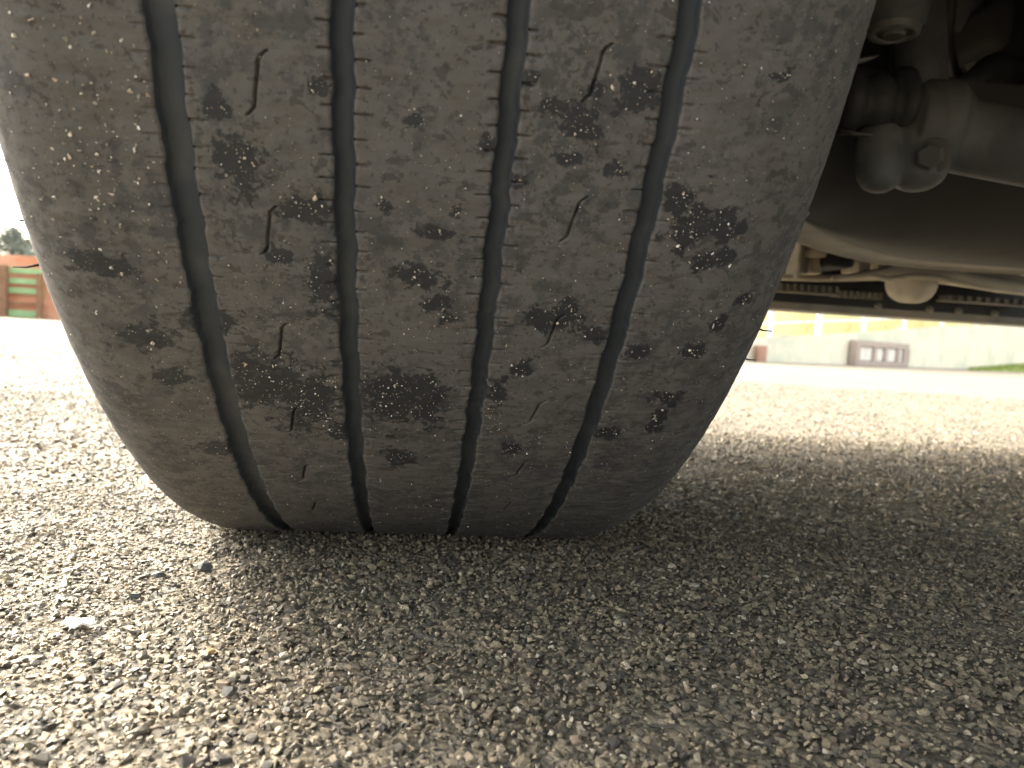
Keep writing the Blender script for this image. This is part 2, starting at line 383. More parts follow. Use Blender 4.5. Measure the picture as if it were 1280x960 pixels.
c0 = np.concatenate([-su[::-1], np.linspace(-.085, GU[0]-GH[0]-.0011, 26), [GU[0]-GH[0]-.0008, GU[0]-GH[0]-.0003, GU[0]-GH[0]]]); d0_ = np.concatenate([sd_[::-1], np.zeros(26), [E3, E2, E1]])
tread_piece('tread_rib', c0, d0_, M_tyre, True, tyre)
for k, fn in ((0, -.040), (1, None), (2, .0402)):
    tread_piece('tread_rib', *rib_cols(GU[k], GU[k+1], GH[k], GH[k+1], fn), M_tyre, True, tyre)
su, sd_ = shoulder_prof(.082, .033, .026, 38)
c4 = np.concatenate([[GU[3]+GH[3], GU[3]+GH[3]+.0003, GU[3]+GH[3]+.0008], np.linspace(GU[3]+GH[3]+.0011, .082, 24), su]); d4 = np.concatenate([[E1, E2, E3], np.zeros(24), sd_])
tread_piece('tread_rib', c4, d4, M_tyre, True, tyre)
for k in range(4):
    h = GH[k]; dep = .0029
    tread_piece('tread_groove', [GU[k]-h, GU[k]-h+.0003, GU[k]-h+.0006, GU[k]-h+.001, GU[k], GU[k]+h-.001, GU[k]+h-.0006, GU[k]+h-.0003, GU[k]+h],
                [E1, .0014, .0021, dep, dep+.0001, dep, .0021, .0014, E1], M_groove, False, tyre)
# grit stuck to the tread
gm = Mat('pale grit', .6, .4)
gm.col(gm.ramp(gm.n('ShaderNodeNewGeometry').outputs['Random Per Island'], [(0, (.20, .18, .15)), (.2, (.36, .31, .24)), (.4, (.50, .44, .34)), (.6, (.42, .33, .25)), (.75, (.60, .56, .48)), (.9, (.75, .72, .66))], 'CONSTANT'))
gu, gt, gs = [], [], []
def add_grit(u, t, s): gu.append(u); gt.append(t); gs.append(s)
for bu, bt, ru, rv in BLOTS[:60]:
    for _ in range(int(6+ru*rv*.45)):
        add_grit((bu+rng.normal(0, ru*.55))/1000, bt+rng.normal(0, rv*.55)/1000/TR, .00019*np.exp(abs(rng.normal(0, .6))))
for _ in range(4200): add_grit(rng.uniform(-.105, .108), rng.uniform(.3, 1.2), .00013*np.exp(abs(rng.normal(0, .5))))
for cu, ct, n, spread in ((-.036, .765, 26, 1.3), (-.029, .742, 22, 1.3), (-.026, .80, 18, 1.0), (.024, .765, 40, 2.2), (.027, .741, 30, 1.8), (-.005, .80, 18, 2.5), (.072, .986, 14, 2.0), (-.036, 1.0, 20, 4), (-.020, .93, 20, 4), (.006, .875, 22, 4), (-.043, .90, 24, 5)):
    for _ in range(n): add_grit(cu+rng.normal(0, spread/1000), ct+rng.normal(0, spread/1000/TR), .00024*np.exp(rng.normal(0, .45)))
for _ in range(230): add_grit(rng.normal(-.080, .009), rng.normal(1.02, .065), .00046*np.exp(rng.normal(0, .5)))
for _ in range(120): add_grit(rng.uniform(-.1, .1), rng.uniform(.5, 1.2), .00022*np.exp(rng.normal(0, .4)))
gu, gt, gs = map(np.array, (gu, gt, gs)); gs = np.clip(gs, .00007, .00105)
ok = (np.abs(gu) < .108) & (gt > .29) & (gt < 1.22)
for k in range(4): ok &= (np.abs(gu-GU[k]) > GH[k]+.0007)
gu, gt, gs = gu[ok], gt[ok], gs[ok]
drop = np.where(gu < -.085, .020*(1-np.sqrt(np.clip(1-((-gu-.085)/.025)**2, 0, 1))), np.where(gu > .082, .026*(1-np.sqrt(np.clip(1-((gu-.082)/.033)**2, 0, 1))), 0))
r = TR-drop+gs*.25
V, F = scatter(H_LOW, np.stack([gu+gshift(gu, gt), -r*np.sin(gt), AX-r*np.cos(gt)], -1), gs, rotmats(len(gs), 1.2))
gr = link('grit', np_mesh('grit', V, F, False), gm.m, tyre); gr['kind'] = 'stuff'
# moulding hairs on the shoulders
for side, t_, ln in ((-1, .93, .004), (-1, .885, .007), (1, .845, .006), (1, .80, .0055)):
    ua, da = (-.1085, .0135) if side < 0 else (.1135, .021); r = TR-da
    p = Vector((ua, -r*math.sin(t_), AX-r*math.cos(t_))); dr = Vector((side*1.0, -.25*math.sin(t_), -.3)).normalized()
    bm = bmesh.new(); sweep(bm, [p, p+dr*ln*.5, p+dr*ln+Vector((0, 0, .0008))], [.0004, .0003, .0002], 6); link('rubber_hair', bm_mesh('rubber_hair', bm, True), M_side, tyre)

# ------------------------------------------------------------------ car: wheel and suspension
M_iron = simple('cast iron', (.095, .097, .096), .25, 60, .65, .4, .0, .0008, (.11, .10, .085))
M_arm = simple('dusty painted steel', (.115, .118, .116), .18, 40, .62, .4, 0, .0006, (.15, .147, .135))
M_boot = simple('rubber boot', (.042, .042, .040), .2, 60, .55, .4)
M_zinc = simple('dull plated steel', (.27, .26, .235), .2, 120, .5, .5, .4, .0003)
M_black = simple('black plastic', (.020, .021, .020), .2, 30, .6, .3)
M_tray = simple('grey undertray', (.055, .052, .048), .12, 12, .72, .3, 0, .0006, (.07, .064, .055))
M_beige = simple('dusty pale metal', (.50, .45, .36), .2, 25, .75, .3, 0, .001, (.30, .25, .19))
M_grey = simple('grey dusty plastic', (.18, .172, .152), .2, 30, .7, .3, 0, .0006, (.24, .21, .17))
M_paint = simple('grey car paint', (.22, .23, .24), .05, 10, .35, .5)
rimo = ring_mesh('wheel_rim', [(-.09, .118), (-.085, .13), (-.05, .15), (.0, .155), (.06, .14), (.09, .118), (.09, .125), (.05, .16), (-.04, .17), (-.04, .33)], M_zinc, car)
bm = bmesh.new(); lathe(bm, [(0, .03), (0, .135), (.012, .135), (.012, .05), (.05, .045), (.05, .0)], (.02, 0, AX), (1, 0, 0), 40); link('brake_disc', bm_mesh('brake_disc', bm), M_iron, car)
def A(px, py, Y): return Vector(at(px, py, Y))
S = .000515      # metres per pixel of the photograph at the axle
# lower arm: tube, eye and lobes welded with a voxel remesh
bm = bmesh.new()
sweep(bm, [A(1150, 158, 0), A(1175, 160, 0), A(1200, 170, -.003), A(1240, 178, -.012), A(1300, 188, -.03), A(1420, 205, -.06), Vector((.64, -.10, .29))], [58*S, 60*S, 47*S, 46*S, 46*S, 48*S, 50*S], 28)
lathe(bm, [(-44*S, 6*S), (-42*S, 26*S), (-30*S, 50*S), (-6*S, 58*S), (18*S, 54*S), (34*S, 36*S), (40*S, 5*S)], A(1163, 160, 0), (1, -.12, -.10), 36)
lathe(bm, [(-37*S, 3*S), (-35*S, 14*S), (-29*S, 22*S), (-18*S, 28*S), (0, 31*S), (30*S, 32*S), (44*S, 28*S), (46*S, 3*S)], A(1100, 205, .002), (.04, .2, 1), 28)
lathe(bm, [(-37*S, 3*S), (-35*S, 18*S), (-28*S, 29*S), (-15*S, 36*S), (0, 38*S), (30*S, 40*S), (48*S, 36*S), (50*S, 3*S)], A(1147, 202, -.003), (.0, .2, 1), 28)
arm = link('control_arm', bm_mesh('control_arm', bm, True), M_arm, car)
rm = arm.modifiers.new('weld', 'REMESH'); rm.mode = 'VOXEL'; rm.voxel_size = .0011; rm.use_smooth_shade = True
sm = arm.modifiers.new('smooth', 'SMOOTH'); sm.iterations = 8; sm.factor = .5
bm = bmesh.new(); ax = Vector((1, -.1, .04)).normalized()
lathe(bm, [(-52*S, 22*S), (-50*S, 36*S), (-40*S, 40*S), (-30*S, 38*S), (-26*S, 29*S), (-18*S, 31*S), (-10*S, 37*S), (0, 38*S), (8*S, 36*S), (12*S, 30*S), (18*S, 40*S), (26*S, 46*S), (34*S, 46*S), (38*S, 38*S), (44*S, 30*S)], A(1096, 130, .004), ax, 40)
bu = link('bushing', bm_mesh('bushing', bm, True), M_boot, arm)
bm = bmesh.new(); b_ax = (A(1159, 200, -.03)-A(1163, 196, 0)).normalized()
lathe(bm, [(-.008, 24*S), (.003, 24*S), (.0045, 20*S)], A(1163, 194, -.017), b_ax, 24)
lathe(bm, [(.004, 17*S), (.012, 17*S), (.0135, 13*S)], A(1163, 194, -.017), b_ax, 6)
link('bolt', bm_mesh('bolt', bm), M_iron, arm)
bm = bmesh.new(); sweep(bm, [A(1052, 163, .002), A(1072, 168, -.004), A(1088, 169, -.004), A(1100, 176, 0)], [5*S, 5*S, 4*S, 3*S], 10, .5); link('retaining_clip', bm_mesh('retaining_clip', bm, True), M_iron, arm)
bm = bmesh.new(); sweep(bm, [A(1146, 128, .012), A(1150, 90, .015), A(1148, 40, .02), A(1140, -40, .03)], [38*S, 33*S, 34*S, 36*S], 24); link('knuckle', bm_mesh('knuckle', bm, True), M_iron, car)
bm = bmesh.new(); sc_ = A(1117, 40, -.012); lathe(bm, [(0, 27*S), (.002, 30*S), (.006, 36*S), (.016, 39*S), (.05, 41*S), (.16, 42*S)], sc_, (.02, .02, 1), 40)
shock = link('shock_absorber', bm_mesh('shock_absorber', bm, True), M_arm, car)
bm = bmesh.new(); lathe(bm, [(-.0005, 20*S), (-.0022, 22*S), (-.0026, 26*S), (-.0016, 30*S), (.0022, 31*S)], sc_, (.02, .02, 1), 40); link('end_ring', bm_mesh('end_ring', bm), M_zinc, shock)
bm = bmesh.new(); lathe(bm, [(-.0034, 0), (-.0034, 12*S), (-.0026, 14*S), (.001, 14*S)], sc_, (.02, .02, 1), 32); link('end_cap', bm_mesh('end_cap', bm), M_zinc, shock)
bm = bmesh.new(); sweep(bm, [A(1064, 79, 0), A(1076, 76, -.003), A(1090, 72, -.002), A(1098, 69, 0)], [5*S, 5*S, 4*S, 1.5*S], 10, .6); link('metal_tab', bm_mesh('metal_tab', bm, True), M_zinc, car)
bm = bmesh.new(); sweep(bm, [A(1196, 112, .06), A(1215, 103, .06), A(1240, 88, .08), A(1262, 92, .12), A(1330, 96, .14)], [14*S, 17*S, 24*S, 26*S, 28*S], 18); link('hose', bm_mesh('hose', bm, True), M_boot, car)
bm = bmesh.new(); sweep(bm, [A(1186, -60, .10), A(1189, 0, .10), A(1184, 45, .11), A(1192, 90, .13), A(1216, 118, .16)], [9*S]*5, 12); link('brake_hose', bm_mesh('brake_hose', bm, True), M_boot, car)
bm = bmesh.new(); sweep(bm, [A(1214, -60, .2), A(1212, 30, .2), A(1226, 80, .2), A(1270, 118, .2), A(1340, 128, .2)], [26*S]*5, 14); link('spring_link', bm_mesh('spring_link', bm, True), M_iron, car)
p = A(1262, 42, .18); bm = bmesh.new(); box(bm, (-.036, -.03, -.022), (.06, .05, .022), Matrix.Translation(p) @ Matrix.Rotation(-.03, 4, 'Y')); link('fluid_box', bm_mesh('fluid_box', bm, True, .012), M_tray, car)

# ------------------------------------------------------------------ car: undertray and front members
KN = .70
def yk(Y): return CAM[1]+(Y-CAM[1])*KN
edge_px = [(945, 190), (985, 248), (1000, 263), (1015, 276), (1035, 288), (1062, 300), (1090, 309), (1120, 317), (1150, 321.5), (1200, 326), (1240, 328.5), (1290, 331), (1360, 335), (1450, 340)]
zt = CAM[2]+(.25-CAM[2])*KN
edge = np.array([at_z(x, y, zt) for x, y in edge_px])
n = len(edge); J = 14
bmv = []
inner = np.array([[.17+.9*(i/(n-1))**1.3, .055, zt] for i, e in enumerate(edge)])
for j in range(J+1):
    t = j/J; bulge = math.sin(math.pi*t)*.012
    for i in range(n):
        q = edge[i]*(1-t)+inner[i]*t; bmv.append((q[0], q[1], zt+.11*t**2.2-bulge))
tray = link('undertray', np_mesh('undertray', np.array(bmv), grid_faces(J+1, n)), M_tray, car)
sol = tray.modifiers.new('thickness', 'SOLIDIFY'); sol.thickness = .003; sol.offset = 1
sub = tray.modifiers.new('smooth', 'SUBSURF'); sub.levels = sub.render_levels = 2
nrm = []
for i in range(n):
    t = edge[min(i+1, n-1)]-edge[max(i-1, 0)]; t /= np.linalg.norm(t); nrm.append(np.array([-t[1], t[0], 0]))
fv = []
for k, (o_, z_) in enumerate(((-.004, .002), (-.002, -.004), (.004, -.0055), (.018, -.005), (.034, -.006), (.042, -.011), (.046, -.010), (.046, .004))):
    for i in range(n): q = edge[i]+nrm[i]*o_*KN; fv.append((q[0], q[1], zt+z_*KN))
fl = link('flange', np_mesh('flange', np.array(fv), grid_faces(8, n)), M_grey, tray)
s2 = fl.modifiers.new('smooth', 'SUBSURF'); s2.levels = s2.render_levels = 2
Q = .00126*KN
YM = yk(.72)
bm = bmesh.new()
sweep(bm, [A(x, y, YM) for x, y in ((930, 346), (975, 346.5), (1020, 348), (1060, 347), (1095, 343), (1125, 339), (1150, 339), (1180, 345), (1215, 352), (1250, 358), (1290, 363), (1400, 376), (1600, 398))],
      [Q*v for v in (4, 4, 4.5, 5, 8, 11, 12, 11, 9, 8.5, 8, 8, 8)], 18)
xm = link('crossmember', bm_mesh('crossmember', bm, True), M_beige, car)
bm = bmesh.new()
sweep(bm, [A(x, y, YM-.02) for x, y in ((1040, 349), (1085, 344), (1110, 349), (1140, 345), (1175, 348), (1230, 360), (1300, 369))], [Q*3, Q*3.5, Q*4, Q*3.5, Q*4, Q*3, Q*3], 12)
link('seam_flange', bm_mesh('seam_flange', bm, True), M_beige, xm)
bm = bmesh.new(); lathe(bm, [(0, 1*Q), (1*Q, 13*Q), (4*Q, 20*Q), (9*Q, 26*Q), (16*Q, 30*Q), (24*Q, 32*Q), (34*Q, 32*Q)], A(1136, 379, YM+.01), (.03, 0, 1), 36); link('sump', bm_mesh('sump', bm, True), M_beige, car)
def pbox(name, x0, y0, x1, y1, Y, depth, mat, bevel=.003, parent=car):
    Y = yk(Y) if Y > .6 else Y
    a, b = A(x0, y1, Y), A(x1, y0, Y); xs = sorted((a.x, b.x)); zs = sorted((a.z, b.z))
    return link(name, boxmesh(name, (xs[0], Y, zs[0]), (xs[1], Y+depth, zs[1]), bevel), mat, parent)
fr = pbox('subframe_bracket', 996, 300, 1003, 346, .70, .03, M_beige)
pbox('plate', 1004, 304, 1014, 342, .725, .03, M_grey, .002, fr)
pbox('subframe_bracket', 1012, 312, 1036, 320, .71, .05, M_beige)
pbox('subframe_bracket', 1014, 321, 1030, 342, .73, .05, M_beige)
bx = pbox('sensor_box', 1036, 315, 1071, 333, .70, .06, M_black, .006)
pbox('subframe_bracket', 1073, 310, 1091, 340, .73, .04, M_beige)
mp_ = pbox('mount_or_gap_plate', 1097, 315, 1141, 338, .74, .03, M_beige, .004)
p = A(1120, 328, yk(.737)); bm = bmesh.new(); lathe(bm, [(0, .009), (.006, .009), (.007, .004)], p, (0, -1, 0), 6); link('bolt', bm_mesh('bolt', bm), M_iron, mp_)
pbox('mount_or_gap_plate', 1142, 322, 1196, 345, .78, .03, M_black, .004)  # black plate puts the shade of an open gap into its colour
rb = pbox('radiator_mount', 1203, 331, 1330, 352, .76, .06, M_grey, .006)
for x in (1198, 1277):
    p = A(x, 334 if x < 1250 else 338, yk(.75)); bm = bmesh.new(); lathe(bm, [(0, .007), (.008, .007), (.010, .004)], p, (0, -1, 0), 6); link('bolt', bm_mesh('bolt', bm), M_beige, rb)
# bowl shaped stiffeners behind the tyre
for (cx, cz, rx, rz, Y, mat) in ((1022, 291, 32, 15, .66, M_beige), (1036, 305, 22, 10, .70, M_beige)):
    bm = bmesh.new(); pts = []
    for k in range(13):
        a = math.pi*k/12; pts.append(A(cx+rx*math.cos(a), cz+rz*math.sin(a)-3+.06*(rx*math.cos(a)), yk(Y)))
    bot = [bm.verts.new(p) for p in pts]; top = [bm.verts.new(p+Vector((0, .07, .004))) for p in pts]
    lip = [bm.verts.new(p+Vector((0, -.004, -.0022))) for p in pts]
    for k in range(12): bm.faces.new((bot[k], bot[k+1], top[k+1], top[k])); bm.faces.new((lip[k], lip[k+1], bot[k+1], bot[k]))
    bm.faces.new(top)
    link('stiffener', bm_mesh('stiffener', bm, True), mat, car)
# front grille backing with comb ribs, bumper lip
YB = yk(.84)
gr_ = pbox('lower_grille', 900, 349, 1700, 381, YB, .01, M_black, .001)
gl, gh_ = A(900, 376, YB), A(900, 352, YB)
def ribrow(x0, x1, n_, yoff0, yoff1, w):
    for k in range(n_):
        x = x0+(x1-x0)*k/(n_-1); yc = 0
        base = 359.5+(x-965)*.068
        a, b = A(x, base+yoff1, YB-.016), A(x+w, base+yoff0, YB-.016)
        xs = sorted((a.x, b.x)); zs = sorted((a.z, b.z))
        link('slat', boxmesh('slat', (xs[0], YB-.02, zs[0]), (xs[1], YB-.0005, zs[1]), 0), M_grey, gr_)
ribrow(972, 1042, 9, -6, 2, 4.5); ribrow(1046, 1098, 8, -2, 6, 3.2); ribrow(1183, 1275, 9, -5, 2, 6)
def zbar(name, x0, x1, ya, yb, Y, d, mat, parent):
    a, b = A(x0, ya, Y), A(x0, yb, Y); e = A(x1, ya, Y)
    return link(name, boxmesh(name, (a.x, Y, min(a.z, b.z)), (e.x, Y+d, max(a.z, b.z)), .0008), mat, parent)
zbar('crossbar', 968, 1050, 362.5, 364.5, YB-.024, .01, M_grey, gr_); zbar('crossbar', 1176, 1300, 374, 376.5, YB-.024, .01, M_grey, gr_)
bm = bmesh.new()
prof = [(-.035, .181), (-.028, .1785), (.03, .1785), (.05, .185), (.055, .298), (.02, .298), (.015, .205), (-.012, .200), (-.032, .197), (-.036, .192)]
xs = [-.13, -.1, 0, .4, .8, 1.2, 1.5, 1.58]; yo = [-.10, -.05, -.01, 0, 0, 0, -.06, -.12]
rings = [[bm.verts.new((x, yk(.875)+p_[0]*KN+yy, CAM[2]+(p_[1]-CAM[2])*KN if p_[1] < .25 else p_[1])) for p_ in prof] for x, yy in zip(xs, yo)]
for P0, P1 in zip(rings, rings[1:]):
    for k in range(len(prof)): bm.faces.new((P0[k], P0[(k+1) % len(prof)], P1[(k+1) % len(prof)], P1[k]))
bm.faces.new(rings[0]); bm.faces.new(rings[-1][::-1])
bump_ = link('bumper', bm_mesh('bumper', bm), M_grey, car)
for x, y in ((1096, 382), (1160, 387.5), (1196, 390), (1241, 393)):
    p = A(x, y, yk(.842)); bm = bmesh.new(); lathe(bm, [(0, .0055), (.003, .005), (.004, .002)], (p.x, yk(.8395), CAM[2]+(.1962-CAM[2])*KN), (0, -.6, .5), 10); link('clip', bm_mesh('clip', bm), M_grey, bump_)
# body shell: side profile with wheel arches, extruded across the car
def arc(cy_, r_, z0):
    a0 = math.asin((z0-AX)/r_); return [(cy_+r_*math.cos(t), AX+r_*math.sin(t)) for t in np.linspace(a0, math.pi-a0, 26)]
prof = [(.585, .30)]+arc(0, .385, .29)+[(-.385, .56)]+[(-2.25, .56)]+arc(-2.6, .385, .55)+[(-3.2, .5), (-3.35, .65), (-3.3, .95), (-2.9, 1.4), (-1.4, 1.46), (-.9, 1.42), (-.2, 1.04), (.42, .92), (.60, .66)]  # unseen floor behind the arch shaped high to let skylight in
bm = bmesh.new()
L0 = [bm.verts.new((-.122, y, z)) for y, z in prof]; L1 = [bm.verts.new((1.575, y, z)) for y, z in prof]
for k in range(len(prof)): bm.faces.new((L0[k], L0[(k+1) % len(prof)], L1[(k+1) % len(prof)], L1[k]))
bm.faces.new(L0); bm.faces.new(L1[::-1])
body = link('body', bm_mesh('body', bm), M_paint, car)
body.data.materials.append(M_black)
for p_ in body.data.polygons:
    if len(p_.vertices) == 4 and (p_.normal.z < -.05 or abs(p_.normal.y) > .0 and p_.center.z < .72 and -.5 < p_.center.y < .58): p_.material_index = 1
bm = bmesh.new(); box(bm, (.62, -.30, .26), (1.0, .40, .70)); link('engine', bm_mesh('engine', bm, False, .02), M_black, car)  # block added to close off light from the car's far side
bm = bmesh.new(); box(bm, (.50, .02, .30), (.60, .34, .69)); link('inner_wing', bm_mesh('inner_wing', bm, False, .01), M_black, car)
bm = bmesh.new(); box(bm, (.33, -2.2, .40), (.43, -.42, .558)); link('added_shade_rail', bm_mesh('added_shade_rail', bm, False, .008), M_black, car)  # unseen rail added to block light coming in from the right

# ------------------------------------------------------------------ background, right: wall, railing, bank, box
M_conc = simple('pale concrete', (.66, .60, .46), .08, 2.2, .85, .3, 0, .004, (.50, .50, .38))
M_rail = simple('light painted steel', (.55, .58, .62), .08, 20, .5, .5)
M_bank = simple('dry yellow grass', (.46, .40, .18), .1, 3, .9, .2, 0, .02, (.47, .39, .16))
M_green = simple('green grass', (.20, .24, .06), .35, 9, .9, .2, 0, .01)
M_brown = simple('weathered brown wood', (.36, .29, .24), .15, 12, .8, .3)
M_pale = simple('pale panel', (.62, .58, .50), .1, 6, .8, .3)
M_redpost = simple('faded red brick', (.34, .20, .14), .15, 8, .85, .3)
def inv_d(px): return .0676-(px-944)*8.4e-5
WALLZ = {900: .20, 946: .287, 1066: .565, 1176: .968, 1277: 1.36, 1420: 2.0}
def wpt(px, z, push=0):
    d = 1/inv_d(px); v = RT*(px-640)/FPX+FW; v = np.array([v[0], v[1]]); v = v/np.dot(v, FW[:2]/np.linalg.norm(FW[:2]))
    return Vector((CAM[0]+v[0]*(d+push), CAM[1]+v[1]*(d+push), z))
keys = sorted(WALLZ)
# the line of sight to the wall's foot leans with the camera's roll, so x is taken near the horizon
def wx(px, push=0):
    d = 1/inv_d(px)+push; hy = 415.4+(px-640)*.0593
    v = RT*(px-640)/FPX-UP*(hy-480)/FPX+FW; t = d/np.dot(v, FW); q = CAM+v*t; return q[0], q[1]
bm = bmesh.new(); fr_, bk = [], []
for k in keys:
    x, y = wx(k); X2, Y2 = wx(k, .3)
    fr_.append((bm.verts.new((x, y, -.4)), bm.verts.new((x, y, WALLZ[k])))); bk.append((bm.verts.new((X2, Y2, -.4)), bm.verts.new((X2, Y2, WALLZ[k]))))
for i in range(len(keys)-1):
    bm.faces.new((fr_[i][0], fr_[i+1][0], fr_[i+1][1], fr_[i][1])); bm.faces.new((fr_[i][1], fr_[i+1][1], bk[i+1][1], bk[i][1])); bm.faces.new((bk[i][0], bk[i][1], bk[i+1][1], bk[i+1][0]))
bm.faces.new((fr_[0][0], fr_[0][1], bk[0][1], bk[0][0])); bm.faces.new((fr_[-1][0], bk[-1][0], bk[-1][1], fr_[-1][1]))
wall = link('concrete_wall', bm_mesh('concrete_wall', bm), M_conc); prop(wall, 'low pale concrete retaining wall rising to the right beyond the bumper', 'wall')
def wtop(px): return float(np.interp(px, keys, [WALLZ[k] for k in keys]))
x, y = wx(961, .15); rail = empty('railing', (x, y, wtop(961)))
prop(rail, 'light grey metal railing with thin posts on top of the concrete wall', 'railing')
posts = [905, 961, 1021, 1077, 1127, 1173, 1216, 1255, 1290, 1322]
for px in posts:
    x, y = wx(px, .15); wd = .042 if px != 1021 else .06
    link('post', boxmesh('post', (x-wd, y-.03, wtop(px)-.02), (x+wd, y+.03, wtop(px)+.95)), M_rail, rail)
for h in (.27, .58, .93):
    bm = bmesh.new(); sweep(bm, [Vector((*wx(px, .13 if h < .9 else .15), wtop(px)+h)) for px in posts], .02, 8); link('rail', bm_mesh('rail', bm, True), M_rail, rail)
# grassy bank behind the wall
bx_, by_ = [], []
V = []; K2 = np.linspace(780, 1500, 37); n2 = 16
for px in K2:
    for j in range(n2):
        x, y = wx(min(px, 1500), .31+j*1.1); z = wtop(np.clip(px, 900, 1420))-.03+j*.55+.10*float(vnoise(np.array([px*.07]), np.array([j*1.3]), 31)[0]); V.append((x, y, z if j else z))
bank = link('grassy_bank', np_mesh('grassy_bank', np.array(V), grid_faces(37, n2)), M_bank); prop(bank, 'dry yellow grass bank rising behind the railing', 'grass bank', kind='structure')
# blades on the bank, coarse tufts
def tufts(name, pts, h, w_, mat, parent=None):
    n_ = len(pts); a = rng.uniform(0, 2*np.pi, n_); hh = h*rng.uniform(.5, 1.2, n_); dx = np.cos(a)*w_; dy = np.sin(a)*w_; lx = rng.normal(0, .35, n_)*hh; ly = rng.normal(0, .35, n_)*hh
    P = np.asarray(pts); V = np.stack([P+np.stack([dx, dy, 0*a], -1), P-np.stack([dx, dy, 0*a], -1), P+np.stack([lx, ly, hh], -1)], 1).reshape(-1, 3)
    return link(name, np_mesh(name, V, np.arange(len(V)).reshape(-1, 3), False), mat, parent)
pts = []
for _ in range(9000):
    px = rng.uniform(900, 1330); jj = rng.uniform(0, 4.5); x, y = wx(px, .35+jj*1.1); pts.append((x, y, wtop(px)-.06+jj*.55))
tb = tufts('dry_grass', pts, .09, .012, M_bank); prop(tb, 'tufts of dry yellow grass on the bank behind the railing', 'grass', kind='stuff')
# framed box against the wall
xa, ya = wx(1061, -.06); xb, yb = wx(1126, -.06); L = math.hypot(xb-xa, yb-ya); ang = math.atan2(yb-ya, xb-xa)
MB = Matrix.Translation((xa, ya, -.175)) @ Matrix.Rotation(ang, 4, 'Z')
bxo = link('framed_box', boxmesh('framed_box', (0, -.12, 0), (L, -.02, .57), 0, MB), M_brown); prop(bxo, 'brown framed box with three pale square panels against the concrete wall', 'box')
fw = .075*L/1.2
def onbox(name, x0, x1, z0, z1, mat, y0=-.20, y1=-.121): return link(name, boxmesh(name, (x0, y0, z0), (x1, y1, z1), .004, MB), mat, bxo)
onbox('frame_rail', 0, L, 0, .10, M_brown); onbox('frame_rail', 0, L, .44, .57, M_brown)
for fx in (0, .30, .51, .76, .90, .965): onbox('frame_post', fx*L, fx*L+.055*L, .1005, .4395, M_brown)
for f0_, f1_ in ((.06, .295), (.36, .505), (.57, .755), (.82, .895)): onbox('panel', f0_*L, f1_*L, .12, .42, M_pale, -.15, -.1215)
x, y = wx(951, -.25); pil = link('brick_pillar', boxmesh('brick_pillar', (x-.08, y-.1, -.3), (x+.09, y+.1, .14), .01), M_redpost); prop(pil, 'short faded red pillar at the low end of the concrete wall', 'pillar')
# grass patch at the wall's foot
V = []; NX, NY = 26, 10
for i in range(NX):
    px = 1212+i*9
    for j in range(NY):
        x, y = wx(px, -2.6+2.6*j/(NY-1)); e = min(i/8, 1)*math.sin(min(j/(NY-1)*1.2, 1)*math.pi/2); V.append((x, y, -.19+.24*e))
gp = link('grass_patch', np_mesh('grass_patch', np.array(V), grid_faces(NX, NY)), M_green); prop(gp, 'small mound of green grass at the foot of the wall on the far right', 'grass', kind='stuff')
pts = []
for _ in range(2500):
    i = rng.uniform(0, NX-1); j = rng.uniform(0, 1); x, y = wx(1212+i*9, -2.6+2.6*j); e = min(i/8, 1)*math.sin(min(j*1.2, 1)*math.pi/2); pts.append((x, y, -.2+.24*e))
link('blades', tufts('blades', pts, .10, .015, M_green).data, M_green, gp); bpy.data.objects.remove(bpy.data.objects['blades'])

# ------------------------------------------------------------------ background, left: red wall, gate, tree
M_terra = simple('orange red wall paint', (.50, .21, .115), .12, 1.6, .85, .25, 0, .003, (.55, .30, .19))
M_gate = simple('faded green paint', (.24, .36, .17), .15, 6, .7, .3)
M_gpost = simple('brown gate post', (.20, .11, .06), .2, 8, .8, .3)
YL = 16.0
def LW(px, py, Y=YL): return Vector(at(px, py, Y))
a, b = LW(-260, 380), LW(90, 399)
zt_ = LW(30, 319.5).z
lw = link('red_wall', boxmesh('red_wall', (a.x, YL+.1, -.4), (b.x, YL+.35, zt_), .01), M_terra); prop(lw, 'low orange red wall behind the green gate on the left', 'wall')
g0, g1 = LW(-62, 380), LW(56, 396)
gate = empty('gate', ((g0.x+g1.x)/2, YL-.1, -.18)); prop(gate, 'green slatted gate between brown posts in front of the red wall', 'gate')
for px, wd in ((-62, .07), (7.5, .075), (53, .05)):
    p = LW(px, 380); link('post', boxmesh('post', (p.x-wd, YL-.16, -.22), (p.x+wd, YL-.06, zt_-.22 if px < 50 else zt_-.34), .006), M_gpost, gate)
for py, th_, mt in ((338.5, .055, M_gate), (351.5, .055, M_gate), (363.5, .055, M_gate), (379.5, .03, M_gpost), (392, .07, M_gate)):
    z = LW(28, py).z; link('slat', boxmesh('slat', (g0.x, YL-.05, z-th_), (g1.x-.01, YL-.02, z+th_), .004), mt, gate)
M_leaf = simple('leaf', (.19, .21, .17), .3, 3, .7, .3); M_bark = simple('bark', (.12, .09, .06), .25, 12, .9, .2)
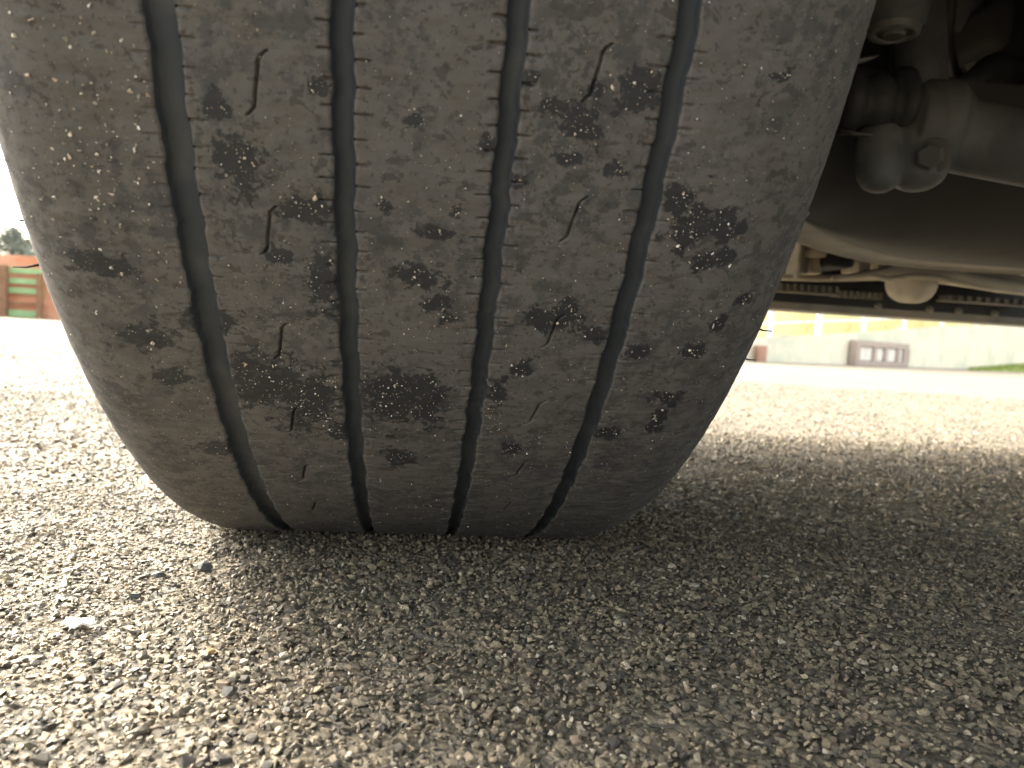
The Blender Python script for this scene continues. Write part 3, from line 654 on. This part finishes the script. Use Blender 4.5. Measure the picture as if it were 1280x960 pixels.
def conifer(px, pyt, Y, spread, seed, label):
    base = LW(px, 380, Y); top = LW(px, pyt, Y).z; r = np.random.default_rng(seed)
    t = empty('conifer_tree', (base.x, Y, -.2)); prop(t, label, 'tree', 'trees behind the red wall')
    H = top+.2
    bm = bmesh.new(); sweep(bm, [Vector((base.x, Y, -.3)), Vector((base.x+.05, Y, H*.5)), Vector((base.x, Y, top-.25))], [.22, .13, .03], 10, up=Vector((0, 1, 0)))
    for _ in range(26):
        h = r.uniform(.25, .95)*H; a_ = r.uniform(0, 6.28); l_ = spread*(1.08-h/H)*.85; s_ = Vector((base.x, Y, h-.2)); sweep(bm, [s_, s_+Vector((math.cos(a_)*l_, math.sin(a_)*l_, .12*l_))], [.035, .01], 5)
    link('trunk', bm_mesh('trunk', bm, True), M_bark, t)
    n_ = 5200; hc = r.uniform(.2, 1.0, 150)**.8*H
    ang_ = r.uniform(0, 6.28, 150); rr = spread*(1.06-hc/H)*r.uniform(.35, 1.05, 150)
    cc = np.stack([base.x+np.cos(ang_)*rr, Y+np.sin(ang_)*rr, hc-.2], -1); w_ = r.integers(0, 150, n_)
    P = cc[w_]+r.normal(0, 1, (n_, 3))*np.array([.24, .24, .10])*spread*.75
    d1 = r.normal(size=(n_, 3)); d2 = r.normal(size=(n_, 3)); sz = spread*.045
    V = np.stack([P, P+d1*sz, P+d2*sz], 1).reshape(-1, 3)
    link('crown', np_mesh('crown', V, np.arange(len(V)).reshape(-1, 3), False), M_leaf, t)
conifer(14, 286, 40, 1.7, 1, 'tallest pale hazy pine above the orange red wall')
conifer(-30, 296, 43, 1.7, 2, 'broad pale tree above the wall, left of the tallest pine')
conifer(36, 299, 46, 1.5, 3, 'small pale tree above the wall, right of the tallest pine')

# ------------------------------------------------------------------ small things on the road
M_flake = simple('white plastic', (.75, .76, .78), .05, 200, .35, .5, 0, .0002)
p = Vector(at_z(98, 783, .0005)); bm = bmesh.new()
outl = [(-.0048, -.0006), (-.0034, -.0016), (-.0018, -.0013), (.0004, -.0019), (.0022, -.0012), (.0046, -.0010), (.0052, .0004), (.0036, .0014), (.0016, .0012), (.0002, .0020), (-.0016, .0011), (-.0036, .0013)]
lo_ = [bm.verts.new((p.x+a*1.05, p.y+b*2.0, p.z+.0012+.0009*math.sin(i*1.9))) for i, (a, b) in enumerate(outl)]; hi_ = [bm.verts.new(v.co+Vector((0, 0, .0005))) for v in lo_]
bm.faces.new(hi_); bm.faces.new(lo_[::-1])
for k in range(12): bm.faces.new((lo_[k], lo_[(k+1) % 12], hi_[(k+1) % 12], hi_[k]))
fk = link('plastic_scrap', bm_mesh('plastic_scrap', bm), M_flake); prop(fk, 'torn white plastic scrap lying on the sunlit asphalt at the left', 'litter')
M_dark = simple('dark pebble', (.06, .06, .055), .3, 400, .7, .35, 0, .0003); M_or = simple('orange pebble', (.36, .22, .10), .2, 400, .7, .35, 0, .0003)
def pebble(px, py, s, mat, seed, label, sq=.8):
    V, F = hull(18, seed, sq); p = at_z(px, py, .001); me = np_mesh('pebble', V*s+np.array([p[0], p[1], s*sq*.35]), F, False)
    prop(link('pebble', me, mat), label, 'pebble', 'loose pebbles on the asphalt')
pebble(255, 708, .0036, M_dark, 901, 'dark pointed pebble just in front of the tyre\'s left edge')
pebble(198, 717, .0034, M_dark, 905, 'dark flat pebble left of the pointed one by the tyre', .5)
pebble(263, 814, .0022, M_or, 903, 'small orange brown pebble on the lit asphalt at the left')
pebble(287, 861, .0028, M_dark, 904, 'dark pebble below the small orange one')
pebble(168, 744, .0026, M_dark, 908, 'small dark pebble above and right of the white scrap')
